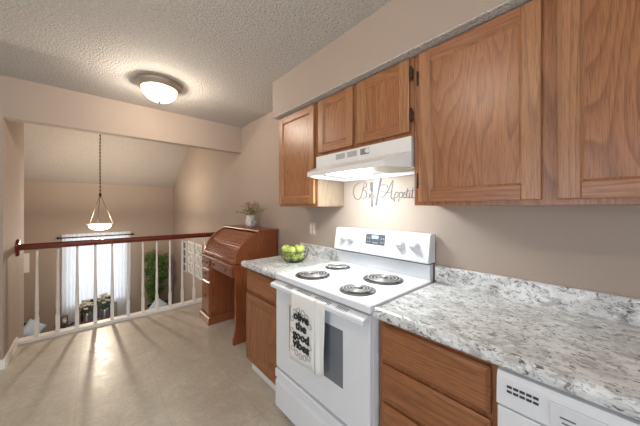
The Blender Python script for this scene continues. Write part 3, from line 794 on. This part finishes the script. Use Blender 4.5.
# pedestal
PY0, PY1 = 3.065, 3.36
MB().box(1.035, xb_ - 0.014, PY0, PY1, 0.10, 0.766, bev=0.003).build('pedestal', M['desk_v'], dk)
MB().prism([(1.000, 0.0), (1.535, 0.0), (1.535, 0.10), (1.018, 0.10), (1.010, 0.085), (1.000, 0.075)], 1, PY0 - 0.014, PY1 + 0.006).build('plinth', M['desk_h'], dk)
def bail(parent, x, y, z, w=0.038):
    m = MB(); m.prism([(y - w, z + 0.004), (y - w * 0.6, z + 0.016), (y - w * 0.2, z + 0.011), (y, z + 0.018), (y + w * 0.2, z + 0.011), (y + w * 0.6, z + 0.016), (y + w, z + 0.004), (y + w * 0.6, z - 0.006), (y, z - 0.014), (y - w * 0.6, z - 0.006)], 0, x - 0.002, x)
    m.tube(catmull([(x - 0.006, y - w * 0.7, z + 0.004), (x - 0.014, y - w * 0.7, z - 0.006), (x - 0.016, y - w * 0.3, z - 0.019), (x - 0.016, y + w * 0.3, z - 0.019), (x - 0.014, y + w * 0.7, z - 0.006), (x - 0.006, y + w * 0.7, z + 0.004)], 4), 0.0026, 6)
    m.lathe([(0.004, -0.008), (0.004, 0.0)], (x, y - w * 0.7, z + 0.004), 8, axis=0); m.lathe([(0.004, -0.008), (0.004, 0.0)], (x, y + w * 0.7, z + 0.004), 8, axis=0)
    return m.build('pull', M['pull'], parent)
def desk_drawer(y0, y1, z0, z1, x0, pulls, w=0.036):
    d = drawer_front(dk, y0, y1, z0, z1, x0, M['desk_h'])
    for yy in pulls: bail(d, x0, yy, (z0 + z1) / 2 + 0.006, w)
desk_drawer(PY0 + 0.02, PY1 - 0.015, 0.655, 0.760, 1.017, (3.145, 3.275), 0.030)
desk_drawer(PY0 + 0.02, PY1 - 0.015, 0.505, 0.640, 1.017, (3.21,))
desk_drawer(PY0 + 0.02, PY1 - 0.015, 0.115, 0.490, 1.017, (3.21,))
MB().box(1.045, xb_ - 0.014, DY0 + 0.036, PY0, 0.66, 0.766).build('kneehole_rail', M['desk_h'], dk)
desk_drawer(DY0 + 0.05, PY0 - 0.015, 0.672, 0.760, 1.027, (2.60, 2.95), 0.028)

# vase of dried flowers on the desk
VX, VY, VZ = 1.435, 2.86, 1.1265
v_ = empty('ceramic_vase', (VX, VY, VZ), 'small mottled white ceramic vase on top of the roll-top desk', 'vase')
MB().lathe([(0.040, 0.0), (0.046, 0.004), (0.062, 0.035), (0.066, 0.070), (0.060, 0.105), (0.050, 0.128), (0.052, 0.140), (0.054, 0.146), (0.049, 0.146), (0.046, 0.130), (0.050, 0.10), (0.0, 0.095)], (VX, VY, VZ), 32, cap=False).build('body', M['vase'], v_)
m = MB(); m.tube(catmull([(VX - 0.03, VY - 0.045, VZ + 0.125), (VX - 0.045, VY - 0.075, VZ + 0.12), (VX - 0.045, VY - 0.085, VZ + 0.08), (VX - 0.035, VY - 0.062, VZ + 0.045)], 5), 0.005, 8)
m.build('handle', M['vase'], v_)
db = empty('dried_flower_bunch', (VX, VY, VZ + 0.10), 'spreading bunch of dried sprigs in the mottled white vase', 'dried flowers')
ms, mh = MB(), MB()
for i in range(46):
    a = random.uniform(0, 2 * PI); sp_ = random.uniform(0.03, 0.27); hh = random.uniform(0.07, 0.17) - sp_ * 0.15
    dx, dy = math.cos(a) * sp_ * 0.52, math.sin(a) * sp_
    p0 = Vector((VX + dx * 0.12, VY + dy * 0.12, VZ + 0.102)); p1 = p0 + Vector((dx * 0.35, dy * 0.35, hh * 0.7 + 0.04)); p2 = p0 + Vector((dx, dy, hh + 0.04))
    cu = catmull([p0, p1, p2], 6); ms.tube(cu, 0.0011, 4)
    for q in range(4, len(cu)):
        for _ in range(2): (mh if random.random() < 0.55 else ms).leaf(cu[q], (random.uniform(-1, 1), random.uniform(-1, 1), random.uniform(-0.2, 1)), random.uniform(0.016, 0.030), 0.010)
ms.build('stems', M['dried2'], db)['kind'] = 'stuff'; mh.build('seed_heads', M['dried'], db)['kind'] = 'stuff'

# ------------------------------------------------------------------ railing
ry = 3.925
rl = empty('stair_railing', (0.5, ry, 0), 'stair railing with cherry handrail and white turned balusters along floor edge', 'railing')
rp_ = [(ry - 0.030, 0.936), (ry - 0.034, 0.962), (ry - 0.026, 0.986), (ry - 0.010, 0.996), (ry + 0.010, 0.996), (ry + 0.026, 0.986), (ry + 0.034, 0.962), (ry + 0.030, 0.940), (ry + 0.014, 0.934), (ry - 0.014, 0.934)]
MB().prism(rp_, 0, -0.546, W, smooth=True).build('handrail', M['rail'], rl)
MB().lathe([(0.086, 0.0), (0.086, 0.008), (0.076, 0.018), (0.066, 0.022), (0.0, 0.022)], (-0.5595, ry, 0.962), 28, axis=0).build('rosette', M['rail'], rl)
MB().lathe([(0.080, 0.0), (0.080, 0.005), (0.072, 0.008), (0.0, 0.008)], (-0.5597, ry + 0.075, 0.962), 28, axis=0).build('backing_plate', M['trimw'], rl)
m = MB()
m.box(-0.56, W, ry - 0.05, ry + 0.05, 0.0005, 0.036, bev=0.004)
m.build('base_rail', M['trimw'], rl)
for i in range(14):
    x = -0.426 + i * 0.1515
    m = MB().box(x - 0.0165, x + 0.0165, ry - 0.0165, ry + 0.0165, 0.040, 0.215, bev=0.002)
    m.lathe([(0.016, 0.213), (0.017, 0.228), (0.0125, 0.236), (0.0165, 0.246), (0.0120, 0.262), (0.0165, 0.30), (0.0155, 0.36), (0.0120, 0.60), (0.0100, 0.80), (0.0095, 0.936)], (x, ry, 0), 14)
    m.build('baluster', M['trimw'], rl)

# ------------------------------------------------------------------ lamps
def flush_light(x, y, label, power):
    t = empty('ceiling_light', (x, y, CH), label, 'ceiling light', 'flush ceiling lights')
    MB().lathe([(0.172, 0.0), (0.178, -0.010), (0.176, -0.020), (0.166, -0.032), (0.154, -0.038), (0.150, -0.050), (0.138, -0.056), (0.130, -0.052), (0.126, -0.01), (0.0, -0.008)], (x, y, CH), 48, cap=False).build('canopy', M['nickel'], t)
    MB().lathe([(0.134, -0.052), (0.133, -0.068), (0.122, -0.100), (0.096, -0.132), (0.056, -0.152), (0.016, -0.158), (0.0005, -0.158)], (x, y, CH), 48, cap=False).build('glass_dome', M['dome'], t)
    l = bpy.data.lights.new('ceiling_bulb', 'POINT'); l.energy = power; l.shadow_soft_size = 0.035; l.color = (1.0, 0.88, 0.74)
    lo = bpy.data.objects.new('ceiling_bulb', l); COL.objects.link(lo); lo.parent = t; lo.location = (0, 0, -0.110)
    MB().lathe([(0.016, -0.157), (0.018, -0.163), (0.010, -0.169), (0.007, -0.177), (0.0005, -0.180)], (x, y, CH), 16, cap=False).build('finial', M['nickel'], t)
flush_light(0.455, 2.68, 'flush ceiling light with glass dome in front of the header beam', 72)
flush_light(-0.10, 0.72, 'flush ceiling light with glass dome over the stove end of the kitchen', 50)

PX_, PY_ = 0.10, 5.54
pz = 1.085
pd = empty('pendant_lamp', (PX_, PY_, z_v(PY_)), 'pendant lamp with alabaster bowl hanging over the stairs', 'pendant lamp')
topz = z_v(PY_)
m = MB().lathe([(0.0, 0.03), (0.055, 0.02), (0.062, -0.02), (0.03, -0.045), (0.006, -0.05)], (PX_, PY_, topz), 24, cap=False); m.build('ceiling_cup', M['darkmetal'], pd)
m = MB(); z = topz - 0.045; k = 0
while z > pz + 0.50:
    h = 0.028; w_ = 0.009
    ring = []
    for a in range(10):
        t = a * 2 * PI / 10; u = w_ * math.cos(t); v = (h / 2 + 0.004) * math.sin(t)
        ring.append((PX_ + (u if k % 2 else 0), PY_ + (0 if k % 2 else u), z - h / 2 + v))
    m.tube(ring, 0.0032, 5, closed=True); z -= h; k += 1
m.tube([(PX_ + 0.004, PY_, topz - 0.04), (PX_ - 0.004, PY_, (topz + pz) / 2), (PX_ + 0.003, PY_, pz + 0.48)], 0.004, 6)
m.build('chain', M['darkmetal'], pd)
m = MB().lathe([(0.004, 0.05), (0.016, 0.04), (0.020, 0.02), (0.012, 0.0), (0.018, -0.015), (0.004, -0.03)], (PX_, PY_, pz + 0.47), 16)
m.build('hub', M['darkmetal'], pd)
for a in (0.3, 0.3 + 2 * PI / 3, 0.3 + 4 * PI / 3):
    ca, sa = math.cos(a), math.sin(a)
    MB().tube([(PX_ + 0.012 * ca, PY_ + 0.012 * sa, pz + 0.46), (PX_ + 0.097 * ca, PY_ + 0.097 * sa, pz + 0.24), (PX_ + 0.176 * ca, PY_ + 0.176 * sa, pz + 0.010)], 0.0032, 6).build('hanger_rod', M['darkmetal'], pd)
MB().lathe([(0.190, 0.0), (0.196, 0.006), (0.190, 0.014), (0.150, 0.004), (0.148, -0.008), (0.190, 0.0)], (PX_, PY_, pz), 48, cap=False).build('rim', M['nickel'], pd)
MB().lathe([(0.150, 0.002), (0.143, -0.022), (0.122, -0.050), (0.088, -0.074), (0.042, -0.086), (0.0005, -0.088)], (PX_, PY_, pz), 48, cap=False).build('glass_bowl', M['bowl_glass'], pd)
pl = bpy.data.lights.new('pendant_bulb', 'POINT'); pl.energy = 135; pl.shadow_soft_size = 0.04; pl.color = (1.0, 0.86, 0.68)
plo = bpy.data.objects.new('pendant_bulb', pl); COL.objects.link(plo); plo.parent = pd; plo.location = Vector((PX_, PY_, pz - 0.035)) - wloc(pd)

# ------------------------------------------------------------------ stair hall furnishings seen through the balusters
rod = empty('curtain_rod', (0.1, 7.33, 0.74), 'dark curtain rod with finials above the hall window', 'curtain rod')
m = MB().tube([(-0.50, 7.315, 0.752), (0.70, 7.315, 0.752)], 0.013, 10); m.build('pole', M['black'], rod)
for x in (-0.51, 0.71): MB().lathe([(0.008, -0.02), (0.02, -0.012), (0.024, 0.0), (0.018, 0.014), (0.004, 0.024)], (x, 7.33, 0.752), 14, axis=0).build('finial', M['black'], rod)
for x in (-0.48, 0.68): MB().tube([(x, 7.33, 0.745), (x, 7.37, 0.735), (x, 7.41, 0.735)], 0.006, 6).build('bracket', M['black'], rod)
def curtain(x0, x1, z0, z1, y, amp, nf, mat, label, name, top=0.0):
    vs, fs = [], []; n = nf * 8; K = 8
    for i in range(n + 1):
        u = i / n; x = x0 + (x1 - x0) * u
        for k in range(K + 1):
            f = k / K; z = z0 + (z1 - z0) * f
            a = amp * (1 - 0.35 * f); vs.append((x + 0.3 * amp * math.sin(u * 2 * PI * nf * 2 + f), y + a * math.sin(u * 2 * PI * nf + 0.4 * math.sin(3 * f)) , z))
    for i in range(n):
        for k in range(K): fs.append((i * (K + 1) + k, (i + 1) * (K + 1) + k, (i + 1) * (K + 1) + k + 1, i * (K + 1) + k + 1))
    o = MB()._add(vs, fs, 0, True).build(name, mat, recalc=False)
    tag(o, label, 'curtain', 'white curtains at the hall window')
    return o
curtain(-0.46, -0.22, FZ + 0.03, 0.82, 7.325, 0.018, 4, M['curtain'], 'gathered white curtain panel hanging at the left side of hall window', 'curtain')
curtain(0.42, 0.66, FZ + 0.03, 0.82, 7.325, 0.018, 4, M['curtain'], 'gathered white curtain panel hanging at the right side of hall window', 'curtain')
curtain(-0.215, 0.415, -0.74, 0.82, 7.325, 0.020, 8, M['sheer'], 'thin see-through white curtain across the middle of the hall window', 'sheer_curtain')

# settee under the window
se = empty('settee', (0.08, 7.0, FZ), 'slate blue settee with dark frame under the hall window', 'settee')
m = MB().box(-0.16, 0.34, 6.82, 7.24, FZ + 0.12, FZ + 0.34, bev=0.01)
for x in (-0.14, 0.32):
    for y in (6.85, 7.21): m.box(x - 0.018, x + 0.018, y - 0.022, y + 0.022, FZ, FZ + 0.14)
m.box(-0.16, 0.34, 7.17, 7.24, FZ + 0.32, -0.56, bev=0.01)
for x in (-0.16, 0.295): m.box(x, x + 0.045, 6.82, 7.24, FZ + 0.32, -0.60, bev=0.008)
m.build('frame', M['darkwood'], se)
MB().box(-0.11, 0.29, 6.82, 7.15, FZ + 0.34, FZ + 0.52, bev=0.03, seg=3).build('seat_cushion', M['sofa'], se)
for x0, x1 in ((-0.11, 0.085), (0.095, 0.29)): MB().box(x0, x1, 7.05, 7.165, FZ + 0.52, -0.60, bev=0.03, seg=3).build('back_cushion', M['sofa'], se)
# low table with two vases
tb = empty('coffee_table', (0.08, 6.5, FZ), 'low brown table holding two flower vases below hall window', 'table')
MB().box(-0.22, 0.36, 6.32, 6.68, -0.845, -0.815, bev=0.004).build('table_top', M['brownjar'], tb)
for x in (-0.19, 0.33):
    for y in (6.35, 6.65): MB().box(x - 0.02, x + 0.02, y - 0.02, y + 0.02, FZ, -0.845).build('leg', M['brownjar'], tb)
def bouquet(x, y, z, h, lab_v, lab_b):
    v = tag(MB().lathe([(0.034, 0.0), (0.040, 0.01), (0.046, 0.08), (0.042, 0.15), (0.050, 0.21), (0.046, 0.21), (0.038, 0.15), (0.0, 0.14)], (x, y, z), 20, cap=False).build('flower_vase', M['steelvase']), lab_v, 'vase', 'silver vases on the low table')
    b = empty('flower_bouquet', (x, y, z + 0.16), lab_b, 'flowers', 'bouquets on the low table')
    ml = MB()
    for i in range(60):
        a = random.uniform(0, 2 * PI); r = random.uniform(0.02, 0.08); zz = z + 0.20 + random.uniform(0, h * 0.8)
        p = Vector((x + r * math.cos(a), y + r * math.sin(a), zz))
        ml.leaf(p, (math.cos(a), math.sin(a), random.uniform(-0.4, 0.8)), 0.05, 0.03)
    for i in range(10):
        a = i * 0.63; ml.tube([(x, y, z + 0.15), (x + 0.07 * math.cos(a), y + 0.07 * math.sin(a), z + 0.2 + h * 0.7)], 0.003, 4)
    ml.build('leaves', M['leaf'], b)['kind'] = 'stuff'
    for i in range(17):
        a = i * 2.4; r = 0.10 * math.sqrt((i + 0.5) / 17); zz = z + 0.20 + h * (1 - (r / 0.11) ** 2 * 0.6) + random.uniform(-0.02, 0.02)
        c = Vector((x + r * math.cos(a), y + r * math.sin(a), zz)); mm = MB()
        for q in range(9):
            t = q * 0.7; mm.leaf(c, (math.cos(t), math.sin(t), 0.3 + 0.09 * q), 0.042, 0.032)
        mm.lathe([(0.004, -0.012), (0.016, -0.006), (0.019, 0.006), (0.008, 0.016)], c, 8)
        mm.build('blossom', M['petal'], b)
bouquet(-0.075, 6.47, -0.815, 0.22, 'silver vase on the low table, nearer the left curtain', 'bouquet of cream blossoms in the left vase, the lower one')
bouquet(0.18, 6.50, -0.815, 0.30, 'silver vase on the low table, nearer the right curtain', 'taller bouquet of cream blossoms in the right vase')
# small end table with lantern
et = empty('end_table', (-0.38, 6.70, FZ), 'small dark end table carrying a brown lantern by left curtain', 'table')
MB().lathe([(0.13, -0.01), (0.135, 0.0), (0.13, 0.01)], (-0.38, 6.70, -0.81), 28).build('table_top', M['darkwood'], et)
MB().lathe([(0.11, 0.0), (0.10, 0.02), (0.02, 0.04), (0.02, 0.68)], (-0.38, 6.70, FZ), 20).build('pedestal', M['darkwood'], et)
ln = empty('lantern', (-0.38, 6.70, -0.80), 'small brown lantern on the end table by the left curtain', 'lantern')
m = MB().box(-0.425, -0.335, 6.655, 6.745, -0.80, -0.785, bev=0.002); m.box(-0.425, -0.335, 6.655, 6.745, -0.665, -0.650, bev=0.002)
for dx in (-0.425, -0.347):
    for dy in (6.655, 6.733): m.box(dx, dx + 0.012, dy, dy + 0.012, -0.785, -0.665)
m.tube([(-0.40, 6.70, -0.65), (-0.40, 6.70, -0.62), (-0.36, 6.70, -0.62), (-0.36, 6.70, -0.65)], 0.003, 5)
m.build('housing', M['brownjar'], ln)
MB().lathe([(0.022, 0.0), (0.022, 0.075), (0.0, 0.075)], (-0.38, 6.70, -0.785), 14).build('candle', M['petal'], ln)

# two dark chairs, each with a pale cushion stood on its corner
def hall_chair(x, y, rz, label, clabel, px, rzc):
    c = empty('hall_chair', (x, y, FZ), label, 'chair', 'dark chairs in the hall')
    def part(nm, m, mat=M['black']):
        o = m.build(nm, mat, None); loc = o.location.copy()
        for vv in o.data.vertices: vv.co += loc
        o.location = (0, 0, 0); o.parent = c
    for sx in (-0.2, 0.2):
        part('leg', MB().tube([(sx, -0.2, 0), (sx, -0.19, 0.42)], 0.016, 8)); part('leg', MB().tube([(sx, 0.22, 0), (sx, 0.2, 0.42), (sx, 0.24, 0.66)], 0.016, 8))
    part('seat', MB().box(-0.23, 0.23, -0.22, 0.22, 0.42, 0.46, bev=0.01)); part('backrest', MB().prism([(0.20, 0.47), (0.24, 0.74), (0.265, 0.74), (0.225, 0.47)], 0, -0.21, 0.21, bev=0.004))
    c.rotation_euler = (0, 0, rz)
    m = MB(); n = 10; vs = []; fs = []
    for sgn in (1, -1):
        for i in range(n + 1):
            for j in range(n + 1):
                u, v = i / n * 2 - 1, j / n * 2 - 1
                t = 0.06 * (max(0, (1 - u ** 4) * (1 - v ** 4))) ** 0.5
                vs.append((0.15 * u * (1 - 0.07 * (1 - v * v) * -1 * 0 - 0.06 * (1 - v * v)), sgn * t, 0.15 * v * (1 - 0.06 * (1 - u * u))))
    for sg in range(2):
        o_ = sg * (n + 1) ** 2
        for i in range(n):
            for j in range(n): fs.append((o_ + i * (n + 1) + j, o_ + (i + 1) * (n + 1) + j, o_ + (i + 1) * (n + 1) + j + 1, o_ + i * (n + 1) + j + 1))
    m._add(vs, fs, 0, True); bmesh.ops.remove_doubles(m.bm, verts=m.bm.verts, dist=0.0005)
    bmesh.ops.transform(m.bm, matrix=Matrix.Translation((px[0], px[1], px[2])) @ Matrix.Rotation(rzc, 4, 'Z') @ Matrix.Rotation(-0.25, 4, 'X') @ Matrix.Rotation(PI / 4, 4, 'Y'), verts=m.bm.verts)
    tag(m.build('cushion', M['cushion']), clabel, 'cushion', 'pale blue cushions on the hall chairs')
hall_chair(-0.84, 6.88, 0.5, 'dark chair in the left corner of the hall by the partition', 'pale blue cushion on the left dark hall chair', (-0.80, 6.84, -0.825), 0.6)
hall_chair(1.14, 6.45, 0.1, 'dark chair in front of the leafy tree in the hall', 'pale cushion on the dark chair in front of the leafy tree', (1.07, 6.46, -0.78), 0.2)

# ficus tree
TX, TY = 1.12, 7.02
fc = empty('ficus_tree', (TX, TY, FZ), 'tall leafy green potted tree in the far right hall corner', 'potted plant')
MB().lathe([(0.12, 0.0), (0.16, 0.28), (0.17, 0.30), (0.155, 0.30), (0.15, 0.26), (0.0, 0.25)], (TX, TY, FZ), 28, cap=False).build('pot', M['brownjar'], fc)
m = MB()
tr = catmull([(TX, TY, FZ + 0.24), (TX + 0.02, TY, -0.7), (TX - 0.02, TY - 0.01, -0.3), (TX + 0.01, TY, 0.1)], 5); m.tube(tr, 0.018, 8)
tips = []
for i in range(34):
    zb = random.uniform(-0.78, 0.05); a = random.uniform(0, 2 * PI); r = random.uniform(0.10, 0.27)
    e_ = Vector((TX + r * math.cos(a), min(TY + r * math.sin(a), 7.26), zb + random.uniform(0.10, 0.28))); m.tube([(TX, TY, zb), ((TX + e_.x) / 2, (TY + e_.y) / 2, zb + 0.06), e_], 0.005, 5); tips.append((Vector((TX, TY, zb)), e_))
m.build('trunk', M['stem'], fc)
for k, mt in enumerate((M['leaf'], M['leaf2'])):
    m = MB()
    for b0, b1 in tips:
        for _ in range(48):
            p = b0.lerp(b1, random.uniform(0.35, 1.05)) + Vector((random.gauss(0, 0.035), random.gauss(0, 0.03), random.gauss(0, 0.04)))
            p.y = min(p.y, 7.33)
            m.leaf(p, (random.uniform(-1, 1), random.uniform(-1, 1), random.uniform(-1, 0.2)), random.uniform(0.05, 0.075), 0.032)
    for vv in m.bm.verts: vv.co.y = min(vv.co.y, 7.40)
    m.build('foliage', mt, fc)['kind'] = 'stuff'

# wall art on the right hall wall
fr = empty('photo_frame', (W, 6.25, -0.02), 'narrow white frame with four dark prints on right hall wall', 'picture frame')
MB().box(W - 0.02, W, 6.15, 6.36, -0.06, 0.62, bev=0.003).build('frame', M['whiteboard'], fr)
for i in range(4): MB().box(W - 0.023, W - 0.019, 6.18, 6.33, -0.03 + i * 0.165, 0.10 + i * 0.165).build('print', M['photo'], fr)
fr = empty('lattice_panel', (W, 5.55, -0.30), 'whitewashed fretwork panel on right hall wall behind end balusters', 'wall art')
MB().box(W - 0.010, W - 0.003, 5.06, 5.97, 0.02, 0.65).build('backing', M['plate'], fr)
m = MB()
for y in (5.05, 5.36, 5.67, 5.95): m.box(W - 0.03, W - 0.01, y, y + 0.03, 0.0, 0.66)
for z in (0.0, 0.21, 0.42, 0.63): m.box(W - 0.0295, W - 0.01, 5.08, 5.95, z, z + 0.03)
for iy in range(3):
    for iz in range(3):
        cy, cz = 5.22 + iy * 0.31, 0.12 + iz * 0.21
        m.tube([(W - 0.02, cy + 0.11 * math.cos(a * PI / 10), cz + 0.08 * math.sin(a * PI / 10)) for a in range(20)], 0.009, 6, closed=True)
        m.tube([(W - 0.02, cy + 0.05 * math.cos(a * PI / 6), cz + 0.04 * math.sin(a * PI / 6)) for a in range(12)], 0.009, 6, closed=True)
m.build('fretwork', M['whiteboard'], fr)
o = tag(MB().box(-1.02, -0.90, 7.388, 7.41, 0.12, 0.49, bev=0.004).build('wall_panel', M['trimw']), 'small white panel on the far hall wall beside the partition', 'wall panel')
